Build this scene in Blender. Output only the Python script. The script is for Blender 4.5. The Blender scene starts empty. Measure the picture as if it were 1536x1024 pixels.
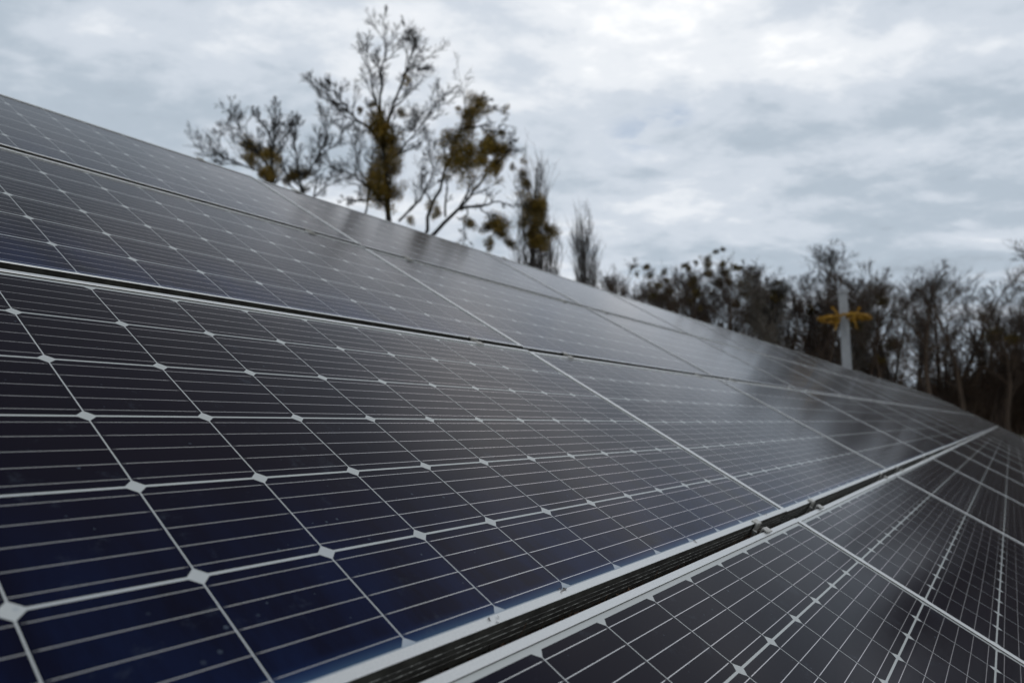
import bpy, math, random
from mathutils import Vector, Matrix, noise as mnoise
R_ = math.radians
S = bpy.context.scene
col = S.collection

# ------------------------------------------------------------------ camera
FPX = 1019.15                      # focal length in pixels of a 1536 px wide frame
PITCH = math.atan2(0.09836, 0.80361)
CAM = Vector((0, 0, 1.6))
cd = bpy.data.cameras.new('camera'); cam = bpy.data.objects.new('camera', cd); col.objects.link(cam)
cam.location = CAM; cam.rotation_euler = (R_(90) + PITCH, 0, 0)
cd.sensor_width = 36; cd.lens = FPX / 1536 * 36; cd.clip_start = .02; cd.clip_end = 3000
cd.dof.use_dof = True; cd.dof.focus_distance = 1.14; cd.dof.aperture_fstop = 3.8
S.camera = cam
CR = Matrix.Rotation(R_(90) + PITCH, 3, 'X')

def at(px, py, depth):
    """world point seen at photo pixel (px,py), `depth` metres in front of the camera"""
    return CAM + CR @ Vector(((px - 768) / FPX, (512 - py) / FPX, -1)) * depth
def direction(px, py):
    return (CR @ Vector(((px - 768) / FPX, (512 - py) / FPX, -1))).normalized()

# ------------------------------------------------------------------ world
SUN_EL, SUN_AZ = R_(42), R_(105)   # azimuth clockwise from +Y
w = bpy.data.worlds.new('World'); S.world = w; w.use_nodes = True
nt = w.node_tree; nt.nodes.clear()
def N(tree, typ, **kw):
    n = tree.nodes.new(typ)
    for k, v in kw.items(): setattr(n, k, v)
    return n
def mth(tree, op, a, b=None, c=None, clamp=False):
    n = tree.nodes.new('ShaderNodeMath'); n.operation = op; n.use_clamp = clamp
    for i, v in enumerate((a, b, c)):
        if v is None: continue
        if hasattr(v, 'links'): tree.links.new(v, n.inputs[i])
        else: n.inputs[i].default_value = v
    return n.outputs[0]
def mixc(tree, fac, a, b, blend='MIX'):
    n = tree.nodes.new('ShaderNodeMix'); n.data_type = 'RGBA'; n.blend_type = blend
    for i, v in ((0, fac), (6, a), (7, b)):
        if hasattr(v, 'links'): tree.links.new(v, n.inputs[i])
        elif isinstance(v, (int, float)): n.inputs[i].default_value = v
        else: n.inputs[i].default_value = (*v, 1)
    return n.outputs[2]
def mapr(tree, v, a, b, c=0., d=1.):
    n = tree.nodes.new('ShaderNodeMapRange'); n.interpolation_type = 'SMOOTHSTEP'
    tree.links.new(v, n.inputs[0])
    for i, q in enumerate((a, b, c, d)): n.inputs[i + 1].default_value = q
    return n.outputs[0]
tc = N(nt, 'ShaderNodeTexCoord')
sky = N(nt, 'ShaderNodeTexSky', sky_type='NISHITA', sun_disc=False)
sky.sun_elevation = SUN_EL; sky.sun_rotation = SUN_AZ
nrm = N(nt, 'ShaderNodeVectorMath', operation='NORMALIZE'); nt.links.new(tc.outputs['Generated'], nrm.inputs[0])
sep = N(nt, 'ShaderNodeSeparateXYZ'); nt.links.new(nrm.outputs[0], sep.inputs[0])
zz = mth(nt, 'ADD', mth(nt, 'MAXIMUM', sep.outputs[2], 0.0), .16)
cmb = N(nt, 'ShaderNodeCombineXYZ')
nt.links.new(mth(nt, 'DIVIDE', sep.outputs[0], zz), cmb.inputs[0]); nt.links.new(mth(nt, 'DIVIDE', sep.outputs[1], zz), cmb.inputs[1])
rotm = N(nt, 'ShaderNodeMapping'); rotm.inputs['Rotation'].default_value = (0, 0, R_(-28)); rotm.inputs['Scale'].default_value = (1.1, 1.55, 1)
rotm.inputs['Location'].default_value = (3.1, .6, 0)
nt.links.new(cmb.outputs[0], rotm.inputs[0])
def noi(scale, det, rough, dist=0., off=0.):
    n = N(nt, 'ShaderNodeTexNoise'); n.inputs['Scale'].default_value = scale; n.inputs['Detail'].default_value = det
    n.inputs['Roughness'].default_value = rough; n.inputs['Distortion'].default_value = dist
    m = N(nt, 'ShaderNodeVectorMath', operation='ADD'); nt.links.new(rotm.outputs[0], m.inputs[0]); m.inputs[1].default_value = (off, off * .7, off * 1.3)
    nt.links.new(m.outputs[0], n.inputs['Vector']); return n.outputs['Fac']
n_big = noi(.9, 4, .55, .3); n_mid = noi(2.6, 6, .58, .25, 7.); n_fine = noi(7., 5, .6, .2, 3.)
def blob(px, py, size):
    d = direction(px, py)
    dn = N(nt, 'ShaderNodeVectorMath', operation='DISTANCE'); nt.links.new(nrm.outputs[0], dn.inputs[0]); dn.inputs[1].default_value = d
    q = mth(nt, 'DIVIDE', dn.outputs['Value'], size)
    return mth(nt, 'POWER', 2.718, mth(nt, 'MULTIPLY', mth(nt, 'MULTIPLY', q, q), -1.))
v = mth(nt, 'ADD', mth(nt, 'MULTIPLY', mth(nt, 'SUBTRACT', n_big, .5), .85), .60)
v = mth(nt, 'ADD', v, mth(nt, 'MULTIPLY', mth(nt, 'SUBTRACT', n_mid, .5), 1.0))
v = mth(nt, 'ADD', v, mth(nt, 'MULTIPLY', mth(nt, 'SUBTRACT', n_fine, .5), .42))
for (px, py, sz, a) in ((1160, 60, .42, .20), (1350, 30, .12, .04), (1480, 300, .24, -.20), (1250, 290, .18, -.10), (80, 90, .34, -.26), (1180, 560, .45, -.14), (880, 330, .26, -.04), (1000, 350, .10, -.10), (1290, 285, .06, .08), (1000, 130, .22, .10)):
    v = mth(nt, 'ADD', v, mth(nt, 'MULTIPLY', blob(px, py, sz), a))
cr = N(nt, 'ShaderNodeValToRGB'); nt.links.new(v, cr.inputs[0])
cr.color_ramp.interpolation = 'EASE'
e = cr.color_ramp.elements
e[0].position = .05; e[0].color = (.28, .325, .375, 1)
e[1].position = 1.0; e[1].color = (.90, .905, .91, 1)
for p, c in ((.35, (.39, .452, .520, 1)), (.6, (.535, .585, .650, 1)), (.8, (.70, .73, .77, 1))):
    q = e.new(p); q.color = c
cl = N(nt, 'ShaderNodeVectorMath', operation='SCALE'); nt.links.new(cr.outputs[0], cl.inputs[0]); nt.links.new(mapr(nt, sep.outputs[2], .55, .78, 12.0, 3.0), cl.inputs['Scale'])  # upper sky, out of view, dimmed to darken reflections in the near cells
# a small blue break in the overcast
gap = mth(nt, 'MULTIPLY', mth(nt, 'ADD', blob(985, 186, .022), mth(nt, 'ADD', blob(942, 207, .026), blob(1020, 172, .016))), mapr(nt, n_fine, .42, .6), clamp=True)
skyb = N(nt, 'ShaderNodeVectorMath', operation='SCALE'); nt.links.new(sky.outputs[0], skyb.inputs[0]); skyb.inputs['Scale'].default_value = 1.0
fin = mixc(nt, mth(nt, 'MULTIPLY', gap, .38), cl.outputs[0], mixc(nt, .5, skyb.outputs[0], (2.2, 4.0, 6.6)))
bg = N(nt, 'ShaderNodeBackground'); bg.inputs['Strength'].default_value = .1
nt.links.new(fin, bg.inputs[0])
wo = N(nt, 'ShaderNodeOutputWorld'); nt.links.new(bg.outputs[0], wo.inputs[0])

sl = bpy.data.lights.new('sun', 'SUN'); sl.energy = .7; sl.angle = R_(20); sl.color = (1, .97, .92)
so = bpy.data.objects.new('sun', sl); col.objects.link(so)
sd = Vector((math.sin(SUN_AZ) * math.cos(SUN_EL), math.cos(SUN_AZ) * math.cos(SUN_EL), math.sin(SUN_EL)))
so.rotation_euler = sd.to_track_quat('Z', 'Y').to_euler()
S.view_settings.view_transform = 'Standard'; S.view_settings.look = 'None'; S.view_settings.exposure = 0; S.view_settings.gamma = 1
S.cycles.use_denoising = True; S.cycles.max_bounces = 6; S.cycles.transparent_max_bounces = 4

# ------------------------------------------------------------------ materials
def mat(name, color=(.5, .5, .5), rough=.6, metal=0., ior=1.5, build=None):
    m = bpy.data.materials.new(name); m.use_nodes = True
    b = m.node_tree.nodes['Principled BSDF']
    b.inputs['Base Color'].default_value = (*color, 1); b.inputs['Roughness'].default_value = rough
    b.inputs['Metallic'].default_value = metal; b.inputs['IOR'].default_value = ior
    if build: build(m.node_tree, b)
    return m
def noisy(c1, c2, scale=8., det=6., rough=.65, bump=0., coord='Object', lo=.35, hi=.65, stretch=None):
    def f(t, b):
        tcn = N(t, 'ShaderNodeTexCoord'); n = N(t, 'ShaderNodeTexNoise')
        n.inputs['Scale'].default_value = scale; n.inputs['Detail'].default_value = det; n.inputs['Roughness'].default_value = rough
        src = tcn.outputs[coord]
        if stretch:
            mp = N(t, 'ShaderNodeMapping'); mp.inputs['Scale'].default_value = stretch; t.links.new(src, mp.inputs[0]); src = mp.outputs[0]
        t.links.new(src, n.inputs['Vector'])
        t.links.new(mixc(t, mapr(t, n.outputs['Fac'], lo, hi), c1, c2), b.inputs['Base Color'])
        if bump:
            bp = N(t, 'ShaderNodeBump'); bp.inputs['Strength'].default_value = bump; bp.inputs['Distance'].default_value = .02
            t.links.new(n.outputs['Fac'], bp.inputs['Height']); t.links.new(bp.outputs[0], b.inputs['Normal'])
    return f

PU, PV = .15578, .158              # cell pitch along the row and up the slope
NC, NR = 12, 6
W_, H_ = PU * NC, PV * NR
def cell_nodes(t, b):
    """silicon cells: pseudo-square wafers with clipped corners, five busbars, white backsheet between, under AR glass"""
    tcn = N(t, 'ShaderNodeTexCoord'); sp = N(t, 'ShaderNodeSeparateXYZ'); t.links.new(tcn.outputs['Object'], sp.inputs[0])
    X, Y = sp.outputs[0], sp.outputs[1]            # X 0..W_, Y 0..-H_ (downwards)
    cx = mth(t, 'DIVIDE', X, PU); cy = mth(t, 'DIVIDE', mth(t, 'MULTIPLY', Y, -1.), PV)
    fx = mth(t, 'FRACT', cx); fy = mth(t, 'FRACT', cy)
    ax = mth(t, 'MULTIPLY', mth(t, 'ABSOLUTE', mth(t, 'SUBTRACT', fx, .5)), PU)
    ay = mth(t, 'MULTIPLY', mth(t, 'ABSOLUTE', mth(t, 'SUBTRACT', fy, .5)), PV)
    hx, hy = PU / 2 - .0009, PV / 2 - .0019
    m1 = mth(t, 'LESS_THAN', ax, hx); m2 = mth(t, 'LESS_THAN', ay, hy)
    m3 = mth(t, 'LESS_THAN', mth(t, 'ADD', ax, ay), hx + hy - .0098)
    ins = mth(t, 'MULTIPLY', mth(t, 'MULTIPLY', mth(t, 'GREATER_THAN', X, 0.), mth(t, 'LESS_THAN', X, W_)), mth(t, 'MULTIPLY', mth(t, 'LESS_THAN', Y, 0.), mth(t, 'GREATER_THAN', Y, -H_)))
    cell = mth(t, 'MULTIPLY', mth(t, 'MULTIPLY', m1, m2), mth(t, 'MULTIPLY', m3, ins))
    # busbars: five per cell, stopping short on one side, the side alternating with the string
    bb = mth(t, 'ABSOLUTE', mth(t, 'SUBTRACT', mth(t, 'FRACT', mth(t, 'MULTIPLY', fy, 5.)), .5))
    bus = mth(t, 'LESS_THAN', bb, .00056 / PV * 5)
    row = mth(t, 'FLOOR', cy); par = mth(t, 'MODULO', row, 2.)      # 0 for first row: gap at the right
    fxx = mth(t, 'ADD', mth(t, 'MULTIPLY', fx, mth(t, 'SUBTRACT', 1., par)), mth(t, 'MULTIPLY', mth(t, 'SUBTRACT', 1., fx), par))
    bus = mth(t, 'MULTIPLY', bus, mth(t, 'ADD', mth(t, 'MULTIPLY', mth(t, 'LESS_THAN', fxx, .955), .72), mth(t, 'MULTIPLY', mth(t, 'LESS_THAN', fxx, .982), .28)))
    # the thin silver print tapering on into the gap
    # colour of one wafer differs a little from the next
    wn = N(t, 'ShaderNodeTexWhiteNoise', noise_dimensions='3D')
    oi = N(t, 'ShaderNodeObjectInfo')
    cv = N(t, 'ShaderNodeCombineXYZ'); t.links.new(mth(t, 'FLOOR', cx), cv.inputs[0]); t.links.new(row, cv.inputs[1]); t.links.new(mth(t, 'MULTIPLY', oi.outputs['Random'], 50.), cv.inputs[2])
    t.links.new(cv.outputs[0], wn.inputs['Vector'])
    lw = N(t, 'ShaderNodeLayerWeight'); lw.inputs['Blend'].default_value = .5
    blue = mapr(t, lw.outputs['Facing'], .56, .36)                  # nitride coating: blue face on, near black aslant
    base = mixc(t, blue, (.0048, .0037, .0105), (.0012, .0018, .0105))
    var = mth(t, 'ADD', .9, mth(t, 'MULTIPLY', wn.outputs['Value'], .2))
    vs = N(t, 'ShaderNodeVectorMath', operation='SCALE'); t.links.new(base, vs.inputs[0]); t.links.new(var, vs.inputs['Scale'])
    c = mixc(t, cell, (.50, .53, .535), vs.outputs[0])
    busm = mth(t, 'MULTIPLY', bus, cell)
    c = mixc(t, busm, c, (.66, .67, .67))
    t.links.new(mth(t, 'MULTIPLY', busm, .55), b.inputs['Metallic'])
    # dusty lower edge, blue tint growing down toward it, washed streaks, specks
    mp = N(t, 'ShaderNodeMapping'); mp.inputs['Scale'].default_value = (9, 2.2, 1); t.links.new(tcn.outputs['Object'], mp.inputs[0])
    ofs = N(t, 'ShaderNodeVectorMath', operation='ADD'); t.links.new(mp.outputs[0], ofs.inputs[0])
    rv = N(t, 'ShaderNodeCombineXYZ')
    for i in range(3): t.links.new(mth(t, 'MULTIPLY', oi.outputs['Random'], 31. + 17 * i), rv.inputs[i])
    t.links.new(rv.outputs[0], ofs.inputs[1])
    ns = N(t, 'ShaderNodeTexNoise'); ns.inputs['Scale'].default_value = 1.2; ns.inputs['Detail'].default_value = 7; ns.inputs['Roughness'].default_value = .62
    t.links.new(ofs.outputs[0], ns.inputs['Vector'])
    low = mapr(t, mth(t, 'ADD', Y, mth(t, 'MULTIPLY', ns.outputs['Fac'], .02)), -H_ + .036, -H_ - .004)
    mid = mth(t, 'MULTIPLY', mapr(t, Y, -H_ * .58, -H_ * 1.02), mapr(t, lw.outputs['Facing'], .90, .74))
    dust_tint = mth(t, 'ADD', mth(t, 'MULTIPLY', low, .42), mth(t, 'MULTIPLY', mth(t, 'MULTIPLY', mid, mapr(t, ns.outputs['Fac'], .25, .7)), .10))
    slant_sheen = mth(t, 'DIVIDE', .0085, mth(t, 'ADD', mth(t, 'SUBTRACT', 1., lw.outputs['Facing']), .03))   # pale sheen at a slant, painted into the colour
    c = mixc(t, slant_sheen, c, (.30, .285, .275))
    sm = N(t, 'ShaderNodeTexNoise'); sm.inputs['Scale'].default_value = 16; sm.inputs['Detail'].default_value = 5; sm.inputs['Roughness'].default_value = .7
    of2 = N(t, 'ShaderNodeVectorMath', operation='ADD'); t.links.new(tcn.outputs['Object'], of2.inputs[0]); t.links.new(rv.outputs[0], of2.inputs[1]); t.links.new(of2.outputs[0], sm.inputs['Vector'])
    spot = mth(t, 'MULTIPLY', mapr(t, sm.outputs['Fac'], .58, .80), .12)
    vo = N(t, 'ShaderNodeTexVoronoi', feature='F1'); vo.inputs['Scale'].default_value = 55; t.links.new(of2.outputs[0], vo.inputs['Vector'])
    vsep = N(t, 'ShaderNodeSeparateColor'); t.links.new(vo.outputs['Color'], vsep.inputs[0])
    rad = mth(t, 'MULTIPLY', mth(t, 'MAXIMUM', mth(t, 'SUBTRACT', vsep.outputs[0], .66), 0.), .42)
    speck = mth(t, 'MULTIPLY', mth(t, 'LESS_THAN', vo.outputs['Distance'], rad), mth(t, 'ADD', .08, mth(t, 'MULTIPLY', vsep.outputs[1], .22)))
    spot = mth(t, 'ADD', spot, mth(t, 'MULTIPLY', speck, .8), clamp=True)
    dcol = mixc(t, mapr(t, Y, -H_ * .5, -H_ * .7), (.30, .285, .275), mixc(t, low, (.03, .10, .40), (.15, .29, .42)))
    c = mixc(t, dust_tint, c, dcol)
    c = mixc(t, spot, c, (.20, .26, .33))                           # dried drops and specks
    # brown grime packed against the lower lip
    gr = mth(t, 'MULTIPLY', mapr(t, mth(t, 'ADD', Y, mth(t, 'MULTIPLY', sm.outputs['Fac'], .008)), -H_ + .002, -H_ - .005), .75)
    c = mixc(t, gr, c, (.26, .25, .23))
    t.links.new(c, b.inputs['Base Color'])
    b.inputs['Specular Tint'].default_value = (1., .80, .86, 1)
    rg = mth(t, 'ADD', .10, mth(t, 'MULTIPLY', ns.outputs['Fac'], .06))
    t.links.new(rg, b.inputs['Roughness'])
    bp = N(t, 'ShaderNodeBump'); bp.inputs['Strength'].default_value = .05; bp.inputs['Distance'].default_value = .002
    nb = N(t, 'ShaderNodeTexNoise'); nb.inputs['Scale'].default_value = 9; nb.inputs['Detail'].default_value = 1; t.links.new(tcn.outputs['Object'], nb.inputs['Vector'])
    t.links.new(nb.outputs['Fac'], bp.inputs['Height']); t.links.new(bp.outputs[0], b.inputs['Normal'])
M = {}
M['cells'] = mat('solar_cells', rough=.12, ior=1.15, build=cell_nodes)
M['back'] = mat('backsheet', (.7, .7, .7), .5)
M['frame'] = mat('frame_aluminium', (.7, .72, .73), .40, .3, build=noisy((.66, .68, .69), (.73, .75, .76), 320, 4, .6, .005, lo=.3, hi=.7))
M['frame_side'] = mat('grimy_shaded_frame_side', (.1, .1, .09), .85, 0., build=noisy((.010, .009, .007), (.050, .050, .042), 22, 9, .75, .03, lo=.35, hi=.7))  # grime, with the shade of the gaps put into the colour
M['frame_ridge'] = mat('highlit_frame_ridge', (.2, .2, .2), .6, .2, build=noisy((.02, .02, .018), (.26, .27, .255), 60, 8, .8, lo=.46, hi=.60))  # highlights along the ridges painted as pale broken dashes
M['clamp'] = mat('clamp_aluminium', (.55, .55, .52), .45, .5, build=noisy((.38, .37, .34), (.58, .57, .54), 120, 6))
M['bolt'] = mat('bolt_steel', (.35, .34, .32), .4, .8)
M['rail'] = mat('rail_aluminium', (.3, .3, .3), .5, .5, build=noisy((.10, .10, .09), (.25, .25, .24), 30))
M['steel'] = mat('galvanised_steel', (.3, .3, .3), .55, .5, build=noisy((.08, .075, .065), (.17, .16, .15), 14))
M['litter'] = mat('leaf_litter', (.1, .05, .03), .9, build=noisy((.016, .012, .008), (.11, .055, .028), 40))
M['grass'] = mat('winter_grass', (.1, .1, .05), .95, build=noisy((.045, .05, .018), (.12, .10, .045), .9, 9, .7, .4))
M['path'] = M['grass']
M['bark_dark'] = mat('bark_dark', (.04, .035, .03), .9, build=noisy((.007, .006, .005), (.018, .015, .012), 9, stretch=(1, 1, .25)))
M['bark_wood'] = mat('bark_wood', (.05, .04, .03), .9, build=noisy((.050, .034, .024), (.135, .090, .060), .35, stretch=(1, 1, .4)))
M['bark_grey'] = mat('bark_grey', (.08, .07, .06), .9, build=noisy((.045, .040, .037), (.10, .088, .078), 7, stretch=(1, 1, .25)))
M['bark_brown'] = mat('bark_brown', (.09, .06, .045), .9, build=noisy((.040, .026, .018), (.088, .058, .040), 7, stretch=(1, 1, .25)))
M['bark_pale'] = mat('bark_pale', (.2, .18, .15), .9, build=noisy((.10, .088, .075), (.21, .185, .155), 5, stretch=(1, 1, .4)))
M['mistletoe'] = mat('mistletoe_leaf', (.1, .07, .02), .8, build=noisy((.085, .070, .012), (.32, .195, .020), 2.5, lo=.38, hi=.62))
M['mistletoe_green'] = mat('mistletoe_green', (.05, .05, .015), .8, build=noisy((.05, .045, .010), (.19, .115, .015), 2.0, lo=.38, hi=.62))
M['mistletoe_far'] = mat('mistletoe_far', (.05, .05, .015), .8, build=noisy((.036, .034, .008), (.21, .13, .016), 1.6, lo=.40, hi=.66))
M['brown_leaf'] = mat('withered_leaf', (.1, .05, .03), .9, build=noisy((.05, .028, .018), (.11, .058, .03), 2.))
M['pole'] = mat('painted_pole', (.5, .5, .5), .6, build=noisy((.24, .25, .26), (.38, .39, .40), 2.2, 8, .7, stretch=(1, 1, .3)))
M['tinsel'] = mat('yellow_tinsel', (.55, .30, .02), .55, build=noisy((.24, .12, .006), (.46, .25, .014), 9.))
M['white_plastic'] = mat('pale_cover', (.6, .62, .63), .5)

# ------------------------------------------------------------------ mesh helpers
class MB:
    def __init__(s): s.v = []; s.f = []; s.m = []
    def box(s, x0, x1, y0, y1, z0, z1, mi=0):
        b = len(s.v)
        s.v += [(x0, y0, z0), (x1, y0, z0), (x1, y1, z0), (x0, y1, z0), (x0, y0, z1), (x1, y0, z1), (x1, y1, z1), (x0, y1, z1)]
        for q in ((3, 2, 1, 0), (4, 5, 6, 7), (0, 1, 5, 4), (1, 2, 6, 5), (2, 3, 7, 6), (3, 0, 4, 7)):
            s.f.append(tuple(b + i for i in q)); s.m.append(mi)
    def tube(s, pts, rads, k=4, mi=0, cap=True):
        b = len(s.v); n = len(pts)
        up = None
        for i, p in enumerate(pts):
            d = (pts[min(i + 1, n - 1)] - pts[max(i - 1, 0)])
            if d.length < 1e-9: d = Vector((0, 0, 1))
            d = d.normalized()
            if up is None:
                up = d.orthogonal().normalized()
            else:
                up = (up - d * up.dot(d))
                up = up.normalized() if up.length > 1e-6 else d.orthogonal().normalized()
            sd_ = d.cross(up); r = rads[i]
            for j in range(k):
                a = 2 * math.pi * j / k
                q = p + (up * math.cos(a) + sd_ * math.sin(a)) * r
                s.v.append(q[:])
        for i in range(n - 1):
            for j in range(k):
                j2 = (j + 1) % k
                s.f.append((b + i * k + j, b + i * k + j2, b + (i + 1) * k + j2, b + (i + 1) * k + j)); s.m.append(mi)
        if cap:
            s.f.append(tuple(b + (n - 1) * k + j for j in range(k))); s.m.append(mi)
            s.f.append(tuple(b + j for j in reversed(range(k)))); s.m.append(mi)
    def leaf(s, p, d, n_, L, wd, mi=0):
        b = len(s.v); sd_ = d.cross(n_).normalized() * wd
        s.v += [p[:], (p + d * L * .5 + sd_)[:], (p + d * L)[:], (p + d * L * .5 - sd_)[:]]
        s.f.append((b, b + 1, b + 2, b + 3)); s.m.append(mi)
    def mesh(s, name, mats, smooth=False):
        me = bpy.data.meshes.new(name); me.from_pydata(s.v, [], s.f)
        for m in mats: me.materials.append(m)
        if len(mats) > 1: me.polygons.foreach_set('material_index', s.m)
        if smooth: me.polygons.foreach_set('use_smooth', [True] * len(me.polygons))
        me.update(); return me
def link(name, data, parent=None):
    o = bpy.data.objects.new(name, data); col.objects.link(o)
    if parent: o.parent = parent
    return o
def tag(o, label=None, cat=None, group=None, kind=None):
    if label: o['label'] = label
    if cat: o['category'] = cat
    if group: o['group'] = group
    if kind: o['kind'] = kind
    return o
def children(o): return [c for c in bpy.data.objects if c.parent == o]

# ------------------------------------------------------------------ ground
def gz(x, y):
    t = min(max((y - 6) / 40, 0), 1); t = t * t * (3 - 2 * t)
    return .95 * t + .05 * mnoise.noise(Vector((x * .13, y * .13, 0))) * min(1, abs(y) / 8 + .2)
g = MB(); gx = [-400, -200, -120] + [-80 + 2.5 * i for i in range(73)] + [130, 220, 400]; gy = [-300, -100, -40] + [-20 + 2.5 * i for i in range(53)] + [150, 220, 400, 900]
for yy in gy:
    for xx in gx: g.v.append((xx, yy, gz(xx, yy)))
nx = len(gx)
for j in range(len(gy) - 1):
    for i in range(nx - 1):
        a = j * nx + i; g.f.append((a, a + 1, a + nx + 1, a + nx)); g.m.append(0)
tag(link('ground', g.mesh('ground', [M['grass']], True)), 'dull winter grass ground under the panels and woods', 'ground', kind='structure')

# ------------------------------------------------------------------ solar array
# plane frame: u along the row, v up the slope, n normal (30 degree tilt)
uc = Vector((.58698, -.098362, -.803605)); vc = Vector((-.700936, .434978, -.565228)); nc = Vector((.405148, .895053, .186377))
uw, vw, nw = CR @ uc, CR @ vc, CR @ nc
O_ = CAM - (uw * -.37695 + vw * -1.281469 + nw * .454057)
PF = Matrix(((uw.x, vw.x, nw.x, O_.x), (uw.y, vw.y, nw.y, O_.y), (uw.z, vw.z, nw.z, O_.z), (0, 0, 0, 1)))
def rise(u): return .0055 * max(u - 2.2, 0)        # the field climbs gently away from the camera
def slope_u(u): return .0055 if u > 2.5 else 0.

BX, BYT, BYB = .0232, .0200, .0148                # cell field to outer frame edge
LIP, TOP, GL = .0132, .0030, 0.0
def frame_mesh(lipb):
    # closed profile (offset inwards from the outer edge, height), mitred round the rectangle
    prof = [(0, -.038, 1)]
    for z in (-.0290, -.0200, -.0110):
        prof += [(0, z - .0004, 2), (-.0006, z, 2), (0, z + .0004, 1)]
    prof += [(0, -.0030, 1), (0, TOP - .0006, 0), (.0006, TOP, 0), (LIP - .0005, TOP, 0), (LIP, TOP - .0005, 1), (LIP, -.0040, 1),  # inner lip wall takes the dark side material as painted shade
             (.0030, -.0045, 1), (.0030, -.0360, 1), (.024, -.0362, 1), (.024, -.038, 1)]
    mb = MB(); n = len(prof)
    x0, x1, y1, y0 = -BX, W_ + BX, BYT, -H_ - BYB
    for (cx, cy, sx, sy) in ((x0, y0, 1, 1), (x1, y0, -1, 1), (x1, y1, -1, -1), (x0, y1, 1, -1)):
        for (o, z, _) in prof:
            oy = o - (LIP - lipb) if (sy > 0 and LIP - .001 <= o <= LIP) else o      # the lower lip may be narrower
            mb.v.append((cx + sx * o, cy + sy * oy + (.0 if sy < 0 else LIPB0 - lipb), z))
    for c in range(4):
        for i in range(n):
            a = c * n + i; b_ = c * n + (i + 1) % n; c2 = ((c + 1) % 4) * n + i; d2 = ((c + 1) % 4) * n + (i + 1) % n
            mb.f.append((a, c2, d2, b_)); mb.m.append(prof[i][2])
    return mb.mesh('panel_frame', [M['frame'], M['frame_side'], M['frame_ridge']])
LIPB0 = LIP
def sheet_mesh():
    mb = MB(); mb.box(-BX + .004, W_ + BX - .004, -H_ - .0068, BYT - .004, -.0035, 0.)
    mb.m = [1, 0, 1, 1, 1, 1]
    return mb.mesh('panel_laminate', [M['cells'], M['back']])
def jbox_mesh():
    mb = MB(); mb.box(W_ * .5 - .06, W_ * .5 + .06, -.13, -.04, -.024, -.0037); return mb.mesh('junction_box', [mat('black_plastic', (.02, .02, .02), .5)])
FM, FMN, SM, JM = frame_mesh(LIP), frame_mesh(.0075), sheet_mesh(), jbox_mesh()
PITCH_U = 1.927
ROWS = (('top', 2.0124, .0125, .0048), ('second', 1.0058, .0051, .0031), ('third', 0., 0., 0.), ('bottom', -1.0087, -.0053, .0060))
ORD = ['first', 'second', 'third', 'fourth', 'fifth', 'sixth', 'seventh', 'eighth', 'ninth', 'tenth', 'eleventh', 'twelfth', 'thirteenth', 'fourteenth',
       'fifteenth', 'sixteenth', 'seventeenth', 'eighteenth', 'nineteenth', 'twentieth', 'last']
rowtxt = {'top': 'top row against the sky', 'second': 'second row from top', 'third': 'third row, above the wide gap', 'bottom': 'bottom row, below the wide gap'}
def place_local(u0, v0, w0, ru, rv):
    return PF @ Matrix.Translation((u0, v0, w0)) @ Matrix.Rotation(-ru, 4, 'Y') @ Matrix.Rotation(rv, 4, 'X')
rng = random.Random(5)
for (rn, v0, w0, tl) in ROWS:
    for k in range(-1, 21):
        if k == -1 and rn != 'bottom' and False: continue
        u0 = -.31156 + PITCH_U * k
        j = 0. if k in (-1, 0, 1) else 1.
        root = bpy.data.objects.new('solar_panel', None); col.objects.link(root)
        um = u0 + W_ / 2
        root.matrix_world = place_local(u0, v0 + j * rng.uniform(-.001, .001), w0 + rise(um) - slope_u(um) * W_ / 2 + j * rng.uniform(-.0012, .0012), slope_u(um) + j * rng.uniform(-.0008, .0008), tl + j * rng.uniform(-.0012, .0012))
        if k == -1: lab = 'solar panel beyond the left edge, in the %s' % rowtxt[rn]
        elif k == 0: lab = {'top': 'leftmost solar panel in view in the top row, its upper edge against the sky',
                            'second': 'leftmost solar panel in view in the second row from the top',
                            'third': 'large nearest solar panel with big dark blue cells filling the left foreground',
                            'bottom': 'nearest solar panel below the wide dark gap, cut off by the bottom edge'}[rn]
        elif k == 20: lab = 'last, farthest solar panel of the %s' % rowtxt[rn]
        else: lab = '%s solar panel counted from the left in the %s' % (ORD[k], rowtxt[rn])
        tag(root, lab, 'solar panel', 'solar panels of the tilted array')
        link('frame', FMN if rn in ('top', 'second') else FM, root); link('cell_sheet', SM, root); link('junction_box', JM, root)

# mounting frame: rails running up the slope, clamps on the rails, purlins and posts below
mf = bpy.data.objects.new('mounting_frame', None); col.objects.link(mf); mf.matrix_world = PF
tag(mf, 'dark metal substructure of rails, clamps, beams and posts under the solar panels', 'mounting frame')
def rail_mesh():
    mb = MB(); mb.box(-.02, .02, -2.03, 2.04, -.082, -.0395); return mb.mesh('rail', [M['rail']])
def clamp_mesh():
    mb = MB()
    # upper tab hooks the frame above, lower tab the frame below, each with a leg down into the gap, bolt between
    mb.box(-.016, .016, .0095, .0215, .0030, .0062); mb.box(-.016, .016, .0062, .0092, -.030, .0062)
    mb.box(-.016, .016, -.0230, -.0100, .0010, .0042); mb.box(-.016, .016, -.0097, -.0067, -.030, .0042)
    mb.box(-.016, .016, -.0064, .0060, -.034, -.029)
    k = 6
    for z0, z1, r in ((-.029, -.012, .0026), (-.012, -.0065, .0062)):
        mb.tube([Vector((-.034, 0, z0)), Vector((-.034, 0, z1))], [r, r], k, 1)
    mb.box(-.044, -.0162, -.006, .006, -.034, -.029, 1)
    return mb.mesh('clamp', [M['clamp'], M['bolt']])
RM, CM = rail_mesh(), clamp_mesh()
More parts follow.
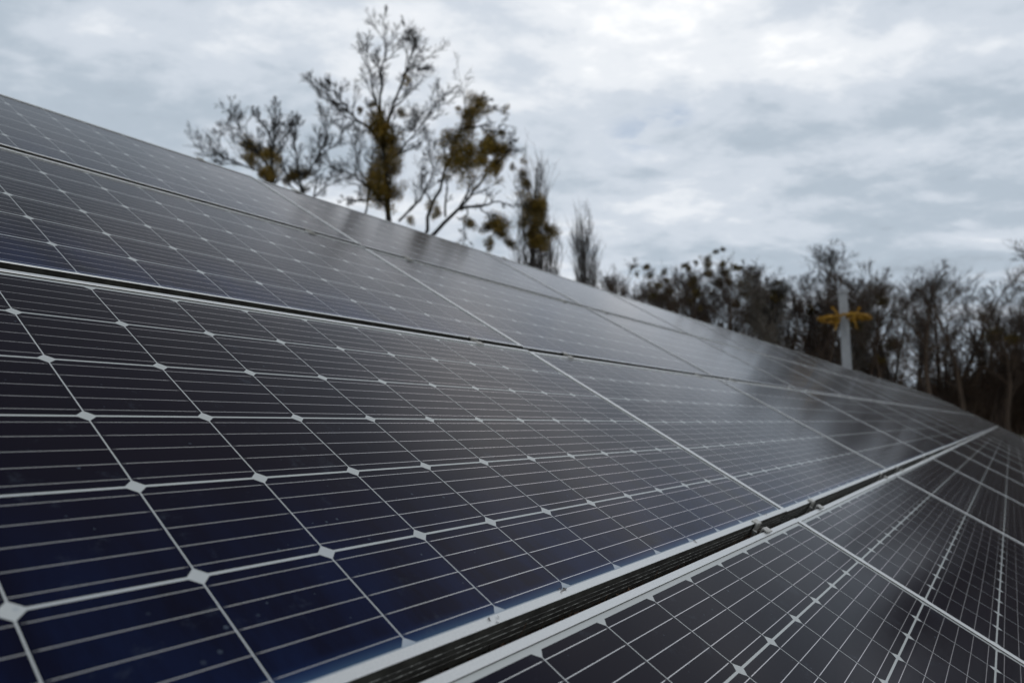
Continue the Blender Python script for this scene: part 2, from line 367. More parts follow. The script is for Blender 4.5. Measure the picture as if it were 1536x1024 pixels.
GAPS = [(2.042, .0125), (1.0345, .0065), (.0305, .0010), (-.976, 0.), (-1.9795, -.0125)]
n_r = 0
for k in range(-1, 21):
    uj = -.31156 + PITCH_U * k - .0288
    for du in (-.28, .28):
        u = uj + PITCH_U + du
        if u > 40: continue
        r = link('rail', RM, mf); r.matrix_local = Matrix.Translation((u, 0, rise(u)))
        if 0 <= k < 10:
            for gi, (gv, gw) in enumerate(GAPS):
                c = link('clamp', CM, r)
                c.location = (rng.uniform(-.004, .004), gv, gw); c.rotation_euler = (0, 0, rng.uniform(-.06, .06))
pm = MB(); pm.box(-2.2, 2.3, -.09, .09, -.16, -.0825); pm.box(2.3, 40., -.09, .09, -.16, -.0825)
for v_ in (-1.55, -.975, .5, 1.5):
    mb = MB()
    a = (-2.2, 2.3); hw = .045 if v_ != -.975 else .055
    b0 = len(mb.v)
    for (uu, zz_) in ((-2.2, 0.), (2.2, 0.), (40., rise(40.))):
        for (dv, dz) in ((-hw, -.15), (hw, -.15), (hw, -.0825), (-hw, -.0825)): mb.v.append((uu, v_ + dv, zz_ + dz))
    for s_ in range(2):
        for q in range(4): mb.f.append((s_ * 4 + q, s_ * 4 + (q + 1) % 4, s_ * 4 + 4 + (q + 1) % 4, s_ * 4 + 4 + q)); mb.m.append(0)
    mb.f += [(3, 2, 1, 0), (8, 9, 10, 11)]; mb.m += [0, 0]
    link('beam', mb.mesh('beam', [M['steel']]), mf)
for i in range(11):
    u = -1.8 + 4.1 * i
    for v_ in (-1.55, 1.5):
        top = PF @ Vector((u, v_, rise(u) - .12)); bz = gz(top.x, top.y) - .2
        mb = MB(); mb.box(-.05, .05, -.05, .05, bz - top.z, 0)
        p = link('post', mb.mesh('post', [M['steel']]), mf); p.matrix_world = Matrix.Translation(top); p.matrix_parent_inverse = Matrix.Identity(4)
        p.matrix_basis = PF.inverted() @ Matrix.Translation(top)

# leaf litter and moss caught in the wide gap
rng = random.Random(11); mb = MB()
for i in range(5200):
    u = rng.uniform(-1.2, 3.5) if i % 3 else rng.gauss(.75, .5)
    v_ = -.976 + rng.uniform(-.02, .02)
    hp = -.002 + .062 * (.5 + .5 * mnoise.noise(Vector((u * 7, 3, 0)))) * (1.05 if .0 < u < 1.5 else .7)
    z = -.0815 + hp * rng.random() ** .5 + rise(u)
    d = Vector((rng.uniform(-1, 1), rng.uniform(-1, 1), rng.uniform(-.3, .6))).normalized(); n_ = Vector((rng.uniform(-.5, .5), rng.uniform(-.5, .5), 1)).normalized()
    mb.leaf(Vector((u, v_, z)), d, n_, rng.uniform(.008, .026), rng.uniform(.002, .008))
for i in range(500):
    u = rng.choice((rng.uniform(.2, 1.5), rng.gauss(1.28, .06))); z = -.06
    d = Vector((rng.uniform(-.6, .6), rng.uniform(-.2, .2), 1)).normalized()
    p = Vector((u, -.976 + rng.uniform(-.006, .006), z)); L = rng.uniform(.01, .05)
    mb.tube([p, p + d * L], [.0007, .0004], 3)
for (u, v_, n_) in ((.45, -.950, 14), (.28, -.958, 4), (.93, -.952, 5), (1.42, -.948, 9)):
    for i in range(n_):
        d = Vector((rng.uniform(-1, 1), rng.uniform(-1, 1), rng.uniform(-.1, .5))).normalized()
        mb.leaf(Vector((u + rng.gauss(0, .005), v_ + rng.gauss(0, .0015), .0032)), d, Vector((.1, .1, 1)), rng.uniform(.002, .007), .0012)
o = link('leaf_litter', mb.mesh('leaf_litter', [M['litter']])); o.matrix_world = PF
tag(o, 'reddish brown leaf litter and moss caught in the dark gap', 'leaf litter', kind='stuff')

# ------------------------------------------------------------------ trees
def wander(rng, p, d, L, n, amt, lift=0.):
    pts = [p.copy()]; d = d.normalized()
    for i in range(n):
        d = (d + Vector((rng.gauss(0, amt), rng.gauss(0, amt), rng.gauss(0, amt) + lift))).normalized()
        p = p + d * (L / n); pts.append(p.copy())
    return pts
def along(pts, t):
    f = t * (len(pts) - 1); i = min(int(f), len(pts) - 2)
    return pts[i].lerp(pts[i + 1], f - i), (pts[i + 1] - pts[i]).normalized()
def side_dir(rng, d, ang):
    o = d.orthogonal().normalized(); o.rotate(Matrix.Rotation(rng.uniform(0, 2 * math.pi), 3, d))
    return (d * math.cos(ang) + o * math.sin(ang)).normalized()
def sprout(mb, rng, pts, L, r0, level, spec, t0=.25):
    """children branches of an existing branch; spec: list of (count, length ratio, angle, wander, lift)"""
    if level >= len(spec): return
    cnt, ratio, ang, wa, lift = spec[level]
    cnt = max(1, int(round(cnt * rng.uniform(.75, 1.25))))
    for i in range(cnt):
        t = t0 + (1 - t0) * ((i + rng.random()) / cnt) ** .85
        p, d = along(pts, t)
        l = L * ratio * rng.uniform(.5, 1.2) * (1.15 - .45 * t)
        r = max(r0 * (1.05 - .75 * t) * .6, RMIN)
        dd = side_dir(rng, d, ang * rng.uniform(.6, 1.3))
        n = (5, 4, 3, 2)[min(level, 3)]
        q = wander(rng, p, dd, l, n, wa, lift)
        rr = [max(r * (1 - .8 * a / n), RMIN * .7) for a in range(n + 1)]
        mb.tube(q, rr, (5, 4, 3, 3)[min(level, 3)], cap=False)
        sprout(mb, rng, q, l, r, level + 1, spec, .2)
RMIN = .0072
def ball(rng, mats, R0, n, L=.09, twigs=True):
    """mistletoe: a loose globe of small leathery leaves on forked stems"""
    mb = MB()
    lobes = [Vector((rng.gauss(0, .42), rng.gauss(0, .42), rng.gauss(0, .46))) * R0 for _ in range(9)]
    for i in range(n):
        c = rng.choice(lobes); d = Vector((rng.gauss(0, 1), rng.gauss(0, 1), rng.gauss(0, 1))).normalized()
        p = c + d * R0 * rng.uniform(.05, 1.) ** .7 * .62
        dd = (d + Vector((rng.gauss(0, .6), rng.gauss(0, .6), rng.gauss(0, .6)))).normalized()
        mb.leaf(p, dd, dd.orthogonal(), L * rng.uniform(.6, 1.3), L * .22)
    for i in range(40):
        d = Vector((rng.gauss(0, 1), rng.gauss(0, 1), rng.gauss(0, 1))).normalized()
        mb.tube([Vector((0, 0, 0)), d * R0 * rng.uniform(.5, 1.05)], [.008, .004], 3, cap=False)
    return mb.mesh('mistletoe_clump', mats)
rng = random.Random(3)
BALLS = [ball(rng, [M['mistletoe']], 1., 2700, .15) for _ in range(3)]
BALLS_G = [ball(rng, [M['mistletoe_green']], 1., 2300, .16) for _ in range(3)]
BALLS_F = [ball(rng, [M['mistletoe_far']], 1., 2300, .16) for _ in range(3)]
def add_ball(root, p, r, green=False, far=False):
    b = link('mistletoe_clump', rng.choice(BALLS_F if far else BALLS_G if green else BALLS), root)
    b.location = p; b.scale = (r * rng.uniform(.85, 1.1), r * rng.uniform(.85, 1.1), r * rng.uniform(.85, 1.25)); b.rotation_euler = (rng.uniform(0, 6), rng.uniform(0, 6), rng.uniform(0, 6))
    return b

def hero(name, label, depth, base_px, trunk, limbs, clumps, bark, spec, seed, rtrunk=.22, cat='tree', group=None, zspread=1.6, t0=.12):
    """a tree built from its own skeleton: trunk and main limbs as 3-D polylines at the tree's distance, limbs spreading in depth too"""
    global RMIN
    rg = random.Random(seed)
    b = at(base_px, 640, depth); b.z = gz(b.x, b.y) - .1
    root = bpy.data.objects.new(name, None); col.objects.link(root); root.location = b
    tag(root, label, cat, group)
    T = [Vector((0, 0, 0))] + [at(x, y, depth) - b for (x, y) in trunk]
    n = len(T) - 1
    tm = MB(); tm.tube(T, [.78 * rtrunk * (1.25 if i == 0 else 1 - .8 * i / n) for i in range(n + 1)], 9, cap=False)
    link('trunk', tm.mesh('trunk', [bark], True), root)
    cm = MB(); tops = [(T, rtrunk)]
    for (r0, pl) in limbs:
        dz = rg.uniform(-zspread, zspread); m = len(pl)
        pts = [at(x, y, depth + dz * (i / (m - 1)) ** 1.2) - b for i, (x, y) in enumerate(pl)]
        fine = []
        for i in range(m - 1):
            for s_ in range(3): fine.append(pts[i].lerp(pts[i + 1], s_ / 3) + Vector((rg.gauss(0, .035), rg.gauss(0, .035), rg.gauss(0, .03))) * (1 if i + s_ else 0))
        fine.append(pts[-1])
        k = len(fine) - 1
        r0 *= .62; cm.tube(fine, [max(r0 * (1 - .85 * i / k), RMIN) for i in range(k + 1)], 6, cap=False)
        L = sum((fine[i + 1] - fine[i]).length for i in range(k))
        sprout(cm, rg, fine, L, r0, 0, spec, t0)
    Lt = (T[-1] - T[1]).length
    sprout(cm, rg, T[1:], Lt, rtrunk * .6, 0, [(spec[0][0], spec[0][1] * .7, *spec[0][2:])] + spec[1:], .35)
    link('crown', cm.mesh('crown', [bark]), root)
    for cl_ in clumps:
        x, y, r = cl_[:3]
        add_ball(root, at(x, y, depth + rg.uniform(-.5, .5)) - b, 1.14 * r / FPX * depth, len(cl_) > 3)
    return root
SP = [(11, .36, .62, .08, .10), (7, .50, .55, .09, .07), (5, .60, .5, .1, .05), (2, .8, .45, .1, .03)]
hero('bare_tree', 'tallest bare tree, top centre, with ochre mistletoe packed round its forked trunk', 26, 592,
     [(590, 420), (583, 330), (577, 250), (574, 190)],
     [(.11, [(574, 190), (570, 145), (572, 108), (578, 76), (575, 48)]), (.11, [(575, 195), (592, 155), (604, 122), (612, 95), (622, 66)]),
      (.09, [(574, 200), (565, 155), (558, 112), (550, 82)]), (.10, [(574, 215), (547, 188), (522, 168), (498, 154), (478, 144)]), (.08, [(522, 168), (508, 142), (492, 130)]),
      (.08, [(604, 115), (618, 100), (640, 105)]), (.07, [(578, 250), (610, 215), (640, 175), (660, 150)]), (.08, [(583, 320), (560, 285), (530, 262), (495, 252), (460, 258)]),
      (.08, [(598, 332), (630, 300), (648, 265), (652, 225)]), (.07, [(580, 300), (548, 300), (515, 300)]), (.06, [(577, 240), (600, 200), (625, 180)]), (.06, [(612, 95), (622, 72), (612, 48)]), (.08, [(545, 330), (556, 280), (560, 230), (566, 190)])],
     [(572, 190, 19), (583, 212, 17), (571, 232, 18), (590, 230, 14), (568, 262, 20), (586, 262, 15), (572, 288, 24), (590, 285, 14), (560, 280, 13), (612, 120, 5), (540, 165, 5, 1), (602, 170, 7, 1), (560, 155, 7, 1)],
     M['bark_dark'], SP, 21, .24, group='bare trees with mistletoe behind the top edge')
hero('bare_tree', 'low bare tree left of the tallest, ochre mistletoe on its upright stem', 29, 408,
     [(408, 420), (408, 310), (407, 250), (411, 205)],
     [(.09, [(411, 205), (412, 185), (415, 160)]), (.07, [(408, 255), (385, 225), (360, 195), (345, 165)]), (.07, [(410, 270), (370, 250), (335, 235), (303, 218)]),
      (.06, [(409, 215), (395, 190), (385, 170)]), (.07, [(410, 235), (430, 210), (440, 185)]), (.06, [(370, 250), (345, 245), (320, 240)]), (.05, [(360, 195), (342, 190), (325, 200)])],
     [(372, 218, 13), (386, 228, 13), (378, 240, 9), (403, 232, 10), (403, 258, 12), (410, 268, 9), (397, 262, 9)],
     M['bark_dark'], SP, 8, .17, group='bare trees with mistletoe behind the top edge')
hero('bare_tree', 'thin bare tree without mistletoe between the low left tree and the tallest', 31, 470,
     [(470, 420), (462, 310), (448, 265), (443, 225)],
     [(.08, [(443, 225), (442, 205), (446, 180)]), (.08, [(452, 270), (478, 235), (490, 205), (492, 180)]), (.07, [(455, 285), (430, 260), (420, 240)]), (.07, [(462, 300), (490, 280), (520, 265)]), (.06, [(478, 235), (500, 220), (520, 190)]), (.06, [(470, 300), (475, 270), (473, 240)])],
     [(460, 258, 8, 1), (445, 262, 10, 1), (430, 270, 8), (455, 285, 7, 1)],
     M['bark_dark'], SP, 77, .15, group='bare trees with mistletoe behind the top edge')
hero('bare_tree', 'spreading tree of curved limbs heavy with hanging ochre mistletoe globes', 24, 628,
     [(628, 420), (632, 365)],
     [(.12, [(632, 362), (648, 310), (662, 270), (676, 230), (690, 195), (702, 165), (714, 140)]), (.12, [(636, 362), (680, 322), (700, 300), (718, 280), (738, 250), (750, 225)]),
      (.09, [(690, 315), (720, 306), (750, 304), (778, 310)]), (.07, [(668, 325), (668, 285), (670, 255)]), (.06, [(702, 165), (725, 155), (748, 165)]), (.06, [(690, 195), (720, 190), (745, 200), (770, 215)]),
      (.05, [(738, 250), (760, 235), (775, 210)]), (.05, [(720, 306), (735, 330), (742, 350)]), (.05, [(700, 310), (695, 340), (705, 365)])],
     [(690, 208, 17), (680, 222, 14), (700, 226, 15), (707, 246, 18), (690, 240, 14), (722, 242, 12), (676, 252, 12), (716, 160, 15), (707, 172, 12), (728, 166, 10), (704, 186, 11), (718, 150, 8),
      (740, 218, 15), (728, 222, 12), (752, 226, 10), (745, 250, 12), (742, 262, 9), (752, 200, 6, 1), (745, 338, 17), (752, 350, 12, 1), (733, 340, 11, 1), (703, 336, 9, 1), (652, 314, 9), (655, 322, 6), (732, 366, 8, 1), (766, 366, 8, 1), (687, 163, 4), (759, 166, 4), (616, 332, 6)],
     M['bark_dark'], [(7, .28, .7, .09, .05), (5, .50, .6, .1, .03), (4, .6, .6, .1, .02), (2, .8, .5, .1, .0)], 15, .2, group='bare trees with mistletoe behind the top edge')

def poplar(rg, H, Wd, nst, twig=5):
    """fastigiate crown: stems hug the trunk and rise almost upright"""
    tm = MB(); T = wander(rg, Vector((0, 0, 0)), Vector((0, 0, 1)), H * .95, 8, .012)
    tm.tube(T, [H * .014 * (1.1 - .95 * i / 8) for i in range(9)], 7, cap=False)
    cm = MB()
    for i in range(nst):
        t = rg.uniform(.04, .86); p, d = along(T, t); a = rg.uniform(0, 6.283)
        out = Wd * rg.uniform(.3, 1.) * min(1., (t + .35) * 1.3) * (1.1 - .5 * t)
        L = H * rg.uniform(.24, .42) * (1.1 - .72 * t)
        q1 = p + Vector((math.cos(a) * out * .55, math.sin(a) * out * .55, L * .28)); q2 = p + Vector((math.cos(a) * out * .95, math.sin(a) * out * .95, L * .65)); q3 = p + Vector((math.cos(a) * out, math.sin(a) * out, L))
        pts = [p, q1, q2, q3]; pts = [q + Vector((rg.gauss(0, .04), rg.gauss(0, .04), 0)) for q in pts]
        cm.tube(pts, [.026, .020, .014, .009], 4, cap=False)
        for j in range(twig):
            c, dd = along(pts, rg.uniform(.2, 1)); dd = (dd + Vector((rg.gauss(0, .3), rg.gauss(0, .3), .25))).normalized()
            l = rg.uniform(.5, 1.3); w2 = wander(rg, c, dd, l, 2, .12, .12); cm.tube(w2, [.009, .007, .005], 3, cap=False)
            for m_ in range(2):
                c2, d2 = along(w2, rg.uniform(.2, 1)); d2 = (d2 + Vector((rg.gauss(0, .4), rg.gauss(0, .4), .2))).normalized()
                cm.tube([c2, c2 + d2 * rg.uniform(.25, .6)], [.006, .004], 3, cap=False)
    return tm, cm
def add_poplar(label, px, pytop, depth, Wpx, nst, seed, clumps=(), bark='bark_grey', twig=5):
    rg = random.Random(seed); b = at(px, 640, depth); b.z = gz(b.x, b.y) - .1
    H = (at(px, pytop, depth) - b).z
    root = bpy.data.objects.new('poplar', None); col.objects.link(root); root.location = b
    tm, cm = poplar(rg, H, Wpx / FPX * depth / 2, nst, twig)
    link('trunk', tm.mesh('trunk', [M[bark]], True), root); link('crown', cm.mesh('crown', [M[bark]]), root)
    for c in clumps: add_ball(root, at(c[0], c[1], depth + rg.uniform(-.6, .2)) - b, c[2] / FPX * depth, len(c) > 3)
    tag(root, label, 'poplar', 'narrow upright poplars')
add_poplar('tall narrow poplar carrying dark and ochre mistletoe globes, beside the spreading tree', 795, 208, 30, 74, 130, 4,
           [(784, 240, 6), (770, 250, 6, 1), (783, 262, 10, 1), (789, 276, 9, 1), (797, 300, 13), (812, 308, 13), (795, 318, 13, 1), (806, 332, 11, 1), (789, 330, 11, 1), (812, 356, 13), (800, 362, 11), (822, 342, 8, 1), (795, 352, 10, 1), (808, 318, 12, 1), (815, 372, 8)], twig=6)
add_poplar('short bare poplar at the right foot of the mistletoe poplar', 829, 322, 33, 40, 70, 9)
add_poplar('small slim bare poplar crowded behind the mistletoe poplar', 812, 300, 35, 30, 60, 19)
add_poplar('isolated narrow bare poplar standing clear against the sky', 887, 303, 34, 52, 150, 13, twig=7)

# forest prototypes (bare deciduous trees), copied along the far edge
def proto(seed, H, spread, kind):
    rg = random.Random(seed); tm = MB(); cm = MB(); tips = []
    nst = {'oak': 1, 'multi': 3, 'fine': 1, 'brush': 4}[kind]
    for s_ in range(nst):
        d0 = Vector((rg.gauss(0, .16 if nst > 1 else .03), rg.gauss(0, .16 if nst > 1 else .03), 1)).normalized()
        L = H * (rg.uniform(.75, .95) if nst > 1 else .9)
        T = wander(rg, Vector((rg.gauss(0, .25), rg.gauss(0, .25), 0)) if nst > 1 else Vector((0, 0, 0)), d0, L, 8, .05, .02)
        r = H * (.014 if nst > 1 else .019) * (.7 if kind == 'fine' else 1)
        tm.tube(T, [max(r * (1.1 - .95 * i / 8), .015) for i in range(9)], 7, cap=False)
        c1 = {'oak': 17, 'multi': 9, 'fine': 46, 'brush': 9}[kind]
        ang = {'oak': .85, 'multi': .7, 'fine': .5, 'brush': .55}[kind]
        rat = spread / H * {'oak': 1.25, 'multi': 1.0, 'fine': 1.1, 'brush': 1.0}[kind]
        spec = [(c1, rat, ang, .07, .07), (8, .52, .6, .08, .05), (6, .62, .55, .09, .03), (3, .75, .5, .08, .02)]
        sprout(cm, rg, T, L, r * .55, 0, spec, {'oak': .3, 'multi': .25, 'fine': .2, 'brush': .12}[kind])
        tips += [along(T, t)[0] + Vector((rg.gauss(0, spread * .22), rg.gauss(0, spread * .22), rg.gauss(0, .4))) for t in [rg.uniform(.55, 1.) for _ in range(12)]]
    return tm, cm, tips
RMIN = .0075
PROT = {}
for key, seed, H, sprd, kind, bark in (('oak', 31, 10, 3.6, 'oak', 'bark_wood'), ('oak_b', 36, 10, 3.2, 'oak', 'bark_wood'), ('multi', 32, 10, 3.0, 'multi', 'bark_brown'), ('multi_b', 37, 10, 2.6, 'multi', 'bark_grey'),
                                       ('fine', 33, 10, 2.0, 'fine', 'bark_grey'), ('pale', 35, 10, 1.9, 'fine', 'bark_pale'), ('brush', 34, 10, 2.4, 'brush', 'bark_brown')):
    tm, cm, tips = proto(seed, H, sprd, kind)
    zmax = max(v_[2] for v_ in cm.v)
    PROT[key] = (tm.mesh('trunk', [M[bark]], True), cm.mesh('crown', [M[bark]]), tips, zmax)
rng = random.Random(9)
# px of stem, py of top, depth, prototype, clumps, label
WOOD = [
 (938, 396, 50, 'multi_b', 0, 'small grey bare tree at the left end of the far woods'),
 (962, 398, 47, 'fine', 1, 'slight bare tree with one small green clump, near the left end of the woods'),
 (985, 392, 45, 'oak_b', 9, 'short tree clothed in ochre mistletoe, first such tree from the left of the woods'),
 (1000, 402, 48, 'multi', 4, 'dark tree with ochre clumps close right of the first mistletoe tree of the woods'),
 (1022, 416, 52, 'fine', 1, 'thin bare tree in the dip between the two groups of mistletoe trees'),
 (1040, 390, 46, 'oak', 7, 'tree with scattered dark green mistletoe globes, left of the highest mistletoe tree'),
 (1058, 404, 50, 'multi_b', 3, 'grey tree with few clumps just left of the highest mistletoe tree'),
 (1080, 372, 45, 'oak_b', 12, 'highest mistletoe tree of the far woods, globes up to its tip'),
 (1100, 392, 48, 'multi', 8, 'dark tree full of ochre clumps, right of the highest mistletoe tree'),
 (1122, 400, 51, 'oak', 3, 'twiggy dark tree with a few clumps near the middle of the woods'),
 (1140, 412, 46, 'fine', 2, 'slim bare tree with two clumps left of the pale slender trees'),
 (1160, 392, 52, 'multi_b', 1, 'grey bare tree with many upright twigs, left of the pale slender pair'),
 (1178, 384, 47, 'fine', 0, 'slender grey tree without clumps beside the pale slender pair'),
 (1196, 398, 44, 'pale', 0, 'pale slender tree left of the highest fine-twigged tree'),
 (1212, 396, 45, 'brush', 0, 'brownish many-stemmed tree left of the white pole'),
 (1238, 366, 50, 'fine', 0, 'tall fine-twigged grey tree directly behind the white pole, highest left of it'),
 (1250, 396, 46, 'pale', 0, 'pale slender tree just left of the white pole'),
 (1228, 402, 48, 'brush', 1, 'reddish brown brushy tree between the pale slender trees and the white pole'),
 (1285, 402, 47, 'multi', 1, 'dark bare tree immediately right of the white pole'),
 (1308, 408, 51, 'fine', 0, 'thin grey bare tree right of the white pole, behind the dark one'),
 (1328, 400, 45, 'oak', 4, 'dark tree with round dark balls in its top, right of the white pole'),
 (1350, 414, 49, 'multi_b', 1, 'grey bare tree left of the pale opening in the woods'),
 (1400, 380, 43, 'oak_b', 0, 'broad bare tree with forked dark trunk right of the pale opening'),
 (1425, 392, 48, 'multi', 0, 'dark many-stemmed tree behind the broad forked tree'),
 (1450, 392, 44, 'oak', 0, 'second broad bare tree, right of the forked one, with rounded top'),
 (1474, 414, 50, 'multi_b', 1, 'grey bare tree right of the second broad tree'),
 (1492, 440, 45, 'brush', 1, 'brownish brushy tree near the right edge of the photo'),
 (1512, 428, 42, 'oak_b', 1, 'dark bare tree at the right edge with a flat low top'),
 (1536, 430, 47, 'multi', 1, 'dark many-stemmed tree cut by the right edge of the photo'),
 (1565, 430, 44, 'oak', 0, 'first bare tree beyond the right edge of the photo'),
 (1612, 425, 42, 'brush', 0, 'brown brushy tree beyond the right edge, mirrored in the panels'),
 (1655, 400, 40, 'oak_b', 1, 'second broad bare tree beyond the right edge, mirrored in the panels'),
 (1690, 320, 38, 'multi', 0, 'dark many-stemmed tree farther beyond the right edge'),
 (1740, 265, 38, 'brush', 0, 'brown brushy tree farther beyond the right edge'),
 (1800, 240, 36, 'oak', 0, 'broad bare tree far beyond the right edge of the photo'),
 (1870, 215, 35, 'multi', 0, 'many-stemmed bare tree far beyond the right edge of the photo'),
 (1950, 190, 34, 'oak_b', 0, 'broad bare tree well outside the photo on the right'),
 (1680, 360, 41, 'multi', 0, 'many-stemmed brown tree beyond the right edge, beside the second broad one'),
 (1715, 280, 39, 'brush', 0, 'tall brushy brown tree beyond the right edge of the photo'),
 (1770, 255, 37, 'multi', 0, 'tall many-stemmed brown tree beyond the right edge of the photo'),
 (1835, 225, 36, 'brush', 0, 'very tall brushy tree beyond the right edge of the photo'),
 (1910, 200, 35, 'multi', 0, 'very tall many-stemmed tree far to the right of the photo'),
 (2040, 180, 34, 'brush', 0, 'rightmost brushy tree of the woods, outside the photo'),
 (926, 412, 47, 'multi_b', 0, 'lowest grey bare tree at the very left tip of the far woods'),
 (1074, 398, 55, 'fine', 0, 'fine-twigged tree deep behind the highest mistletoe tree'),
 (1092, 404, 54, 'multi_b', 0, 'grey tree deep behind, right of the highest mistletoe tree'),
 (948, 392, 44, 'multi', 2, 'many-stemmed brown tree just inside the left end of the far woods'),
 (1012, 404, 49, 'multi', 3, 'many-stemmed brown tree between the first mistletoe trees of the woods'),
 (1066, 400, 53, 'multi', 2, 'brown tree standing behind and left of the highest mistletoe tree'),
 (1150, 410, 54, 'multi', 0, 'many-stemmed brown tree behind the slim tree with two clumps'),
 (1170, 402, 50, 'brush', 0, 'tall brown brushy tree left of the pale slender pair'),
 (1206, 404, 53, 'multi_b', 0, 'tall grey many-stemmed tree behind the pale slender pair'),
 (1262, 392, 53, 'brush', 0, 'brown brushy tree behind the upper part of the white pole'),
 (1300, 410, 55, 'multi', 0, 'brown tree deep in the woods just right of the white pole'),
 (1372, 400, 56, 'fine', 0, 'thin tree standing within the pale opening of the woods'),
 (1500, 430, 52, 'multi', 0, 'brown many-stemmed tree behind the flat low top at the right edge'),
]
def wood_tree(px, pytop, depth, key, ncl, label):
    b = at(px, 640, depth); b.z = gz(b.x, b.y) - .1
    H = (at(px, pytop, depth) - b).z
    tr, cr_, tips, zmax = PROT[key]
    root = bpy.data.objects.new('bare_tree', None); col.objects.link(root); root.location = b
    root.rotation_euler = (0, 0, rng.uniform(0, 6.28)); s_ = H / zmax; root.scale = (s_ * rng.uniform(.95, 1.15), s_ * rng.uniform(.95, 1.15), s_)
    link('trunk', tr, root); link('crown', cr_, root)
    for i in range(int(ncl * 1.2) if px > 1135 else 0):
        p = rng.choice(sorted(tips, key=lambda q: -q.z)[:int(len(tips) * .8)]).copy(); p += Vector((rng.gauss(0, .25), rng.gauss(0, .25), rng.gauss(.1, .3)))
        add_ball(root, p, rng.uniform(.36, .66), far=rng.random() < .9)
    tag(root, label, 'tree', 'bare trees of the far woods')
    return root, depth
WT = [(t[0], *wood_tree(*t)) for t in WOOD]
for (x, y, r) in ((971, 402, 6), (975, 414, 7), (983, 428, 8), (978, 442, 7), (997, 408, 6), (1000, 421, 6), (1003, 436, 8), (996, 450, 9), (1008, 455, 8), (1027, 398, 5), (1034, 405, 6), (1044, 394, 4), (1040, 424, 8), (1046, 440, 8), (1036, 452, 7),
                  (1058, 388, 6), (1063, 398, 8), (1062, 412, 7), (1074, 378, 4), (1084, 374, 4), (1082, 396, 6), (1088, 410, 8), (1078, 424, 7), (1095, 422, 8), (1101, 400, 6), (1109, 402, 5), (1068, 440, 7), (1112, 428, 6), (1118, 442, 7), (1104, 456, 8),
                  (1128, 404, 5), (1126, 430, 5), (1136, 458, 7), (1052, 462, 6), (1150, 470, 7), (1120, 478, 6), (948, 400, 4), (956, 410, 4), (1166, 425, 5)):
    px, root, dep = min(WT, key=lambda q: abs(q[0] - x) + (6 if q[2] > 48 else 0))
    dep += rng.uniform(-.8, .8); p = at(x, y, dep) - root.location
    ml = Matrix.Rotation(-root.rotation_euler.z, 3, 'Z') @ p
    bl = add_ball(root, Vector((ml.x / root.scale.x, ml.y / root.scale.y, ml.z / root.scale.z)), r / FPX * dep / root.scale.z, far=True)

# undergrowth and deeper woods that read as one mass
rng = random.Random(44); mb = MB(); RMIN = .012
for i in range(5600):
    px = rng.choice((rng.uniform(915, 1560), rng.uniform(925, 2150))); dep = rng.uniform(46, 66)
    if 1395 < px < 1445 and rng.random() < .5: continue
    if 1350 < px < 1392 and rng.random() < .93: continue
    b = at(px, 640, dep); b.z = gz(b.x, b.y) - .1
    tall = rng.random() < .16
    if px > 1570: tall = rng.random() < .45
    L = (rng.uniform(4.5, 9.0) if px < 1570 else rng.uniform(6., 12.5)) if tall else rng.uniform(1.5, 4.6)
    if px < 1150: L *= .85
    q = wander(rng, b, Vector((rng.gauss(0, .16), rng.gauss(0, .16), 1)), L, 4, .08, .03)
    r = .055 if tall else .03
    mb.tube(q, [r, r * .8, r * .6, r * .4, .012], 4, cap=False)
    for j in range(9 if tall else 12):
        c, d = along(q, rng.uniform(.15, 1)); dd = side_dir(rng, d, .7); l = rng.uniform(.6, 1.7)
        w2 = wander(rng, c, dd, l, 2, .2, .06); mb.tube(w2, [.018, .013, .008], 3, cap=False)
        for m_ in range(2):
            c2, d2 = along(w2, rng.uniform(.2, 1)); mb.tube([c2, c2 + side_dir(rng, d2, .6) * rng.uniform(.3, .9)], [.011, .007], 3, cap=False)
und = link('undergrowth', mb.mesh('undergrowth', [M['bark_wood']])); tag(und, 'dense dark brushwood and thin stems filling the depth of the woods', 'undergrowth', kind='stuff')
mb = MB()
for i in range(12000):
    px = rng.choice((rng.gauss(1180, 40), rng.gauss(1225, 32), rng.gauss(1500, 45), rng.gauss(1430, 60), rng.uniform(930, 1900))); dep = rng.uniform(45, 60)
    hmax = 7.5 if (1150 < px < 1290 or px > 1400) else 3.5
    b = at(px, 640, dep); z = gz(b.x, b.y) + rng.random() ** 1.4 * hmax
    d = Vector((rng.gauss(0, 1), rng.gauss(0, 1), rng.gauss(0, 1))).normalized()
    mb.leaf(Vector((b.x, b.y, z)), d, d.orthogonal(), rng.uniform(.12, .26), rng.uniform(.03, .07))
o = link('withered_leaves', mb.mesh('withered_leaves', [M['brown_leaf']])); tag(o, 'rusty brown withered leaves hanging on in the woods', 'withered leaves', kind='stuff')

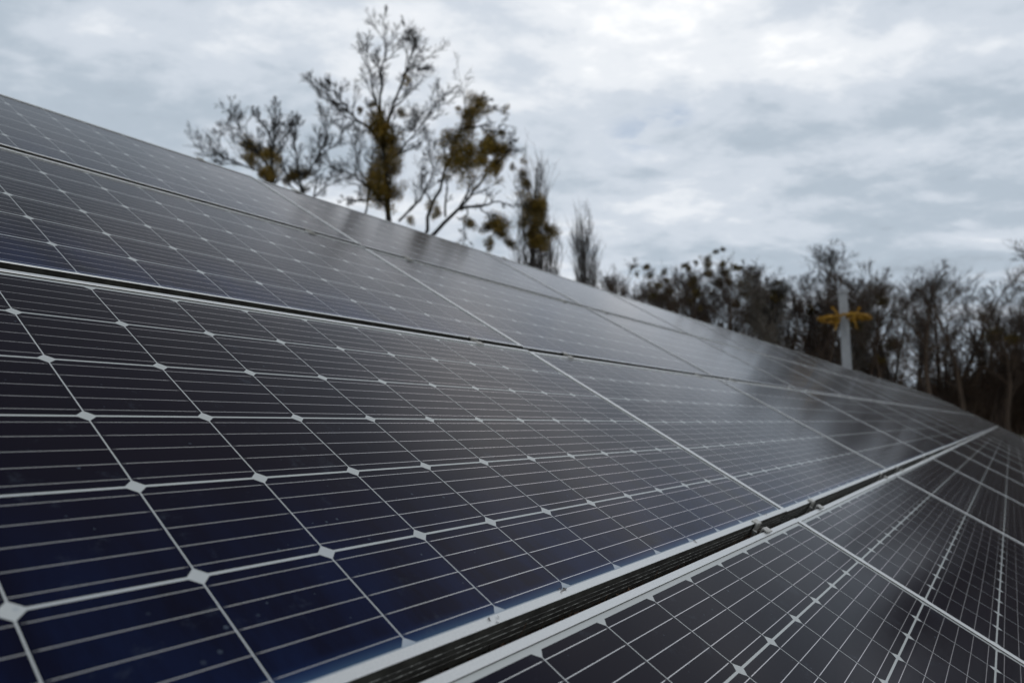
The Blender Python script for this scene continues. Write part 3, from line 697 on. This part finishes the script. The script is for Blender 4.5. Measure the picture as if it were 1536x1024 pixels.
# ------------------------------------------------------------------ pole and its yellow decoration
dp = 22.; b = at(1276, 640, dp); b.z = gz(b.x, b.y) - .1
top = at(1264, 440, dp)
b.x = top.x; b.y = top.y
b.z = gz(b.x, b.y) - .1
pole = bpy.data.objects.new('pole', None); col.objects.link(pole); pole.location = b
tag(pole, 'pale square grey pole rising behind the array, with a yellow ornament round it', 'pole')
H = top.z - b.z
mb = MB(); s0, s1 = .155, .128
mb.v += [(-s0, -s0, 0), (s0, -s0, 0), (s0, s0, 0), (-s0, s0, 0), (-s1, -s1, H), (s1, -s1, H), (s1, s1, H), (-s1, s1, H)]
for q in ((0, 1, 5, 4), (1, 2, 6, 5), (2, 3, 7, 6), (3, 0, 4, 7), (4, 5, 6, 7)): mb.f.append(q); mb.m.append(0)
pole.rotation_euler = (0, 0, -math.atan2(b.x, b.y))
link('shaft', mb.mesh('shaft', [M['pole']]), pole)
mb = MB(); c_ = .148; mb.box(-c_, c_, -c_, c_, H - .02, H + .07); mb.box(-.12, .12, -.12, .12, H + .07, H + .12); link('cap', mb.mesh('cap', [M['pole']]), pole)
oc = at(1267, 478, dp)
orn = bpy.data.objects.new('ornament', None); col.objects.link(orn); orn.location = (b.x, b.y, oc.z)
tag(orn, 'yellow tinsel star ornament spreading round the pale square pole', 'ornament')
rng = random.Random(6)
def tinsel(mb, pts, r, dens=26):
    mb.tube(pts, [r * .55] * len(pts), 6)
    L = sum((pts[i + 1] - pts[i]).length for i in range(len(pts) - 1))
    for i in range(int(L * dens * 4)):
        c, d = along(pts, rng.random()); dd = side_dir(rng, d, rng.uniform(.7, 1.5)); mb.leaf(c, dd, dd.orthogonal(), r * rng.uniform(1.1, 2.), .014)
mb = MB(); rr = .74
ring = [Vector((math.cos(a) * rr * (1 + .1 * math.cos(4 * a)), math.sin(a) * rr, .03 * math.sin(3 * a))) for a in [2 * math.pi * i / 40 for i in range(41)]]
tinsel(mb, ring, .060)
link('hoop', mb.mesh('hoop', [M['tinsel']]), orn)
for sx, sy in ((1, .25), (-1, .25), (1, -.3), (-1, -.3), (.1, 1), (-.1, -1)):
    mb = MB(); d = Vector((sx, sy, 0)).normalized(); tinsel(mb, [d * .22, d * .48 + Vector((0, 0, .035)), d * .74], .075); link('arm', mb.mesh('arm', [M['tinsel']]), orn)
for sx, z1, x1 in ((-1, .33, .46), (1, .33, .40), (-1, -.40, .42), (1, -.36, .26)):
    mb = MB(); tinsel(mb, [Vector((sx * .20, -.16, .03 if z1 > 0 else -.05)), Vector((sx * (.2 + x1) / 1.7, -.2, z1 * .6)), Vector((sx * x1, -.22, z1))], .045); link('ray', mb.mesh('ray', [M['tinsel']]), orn)
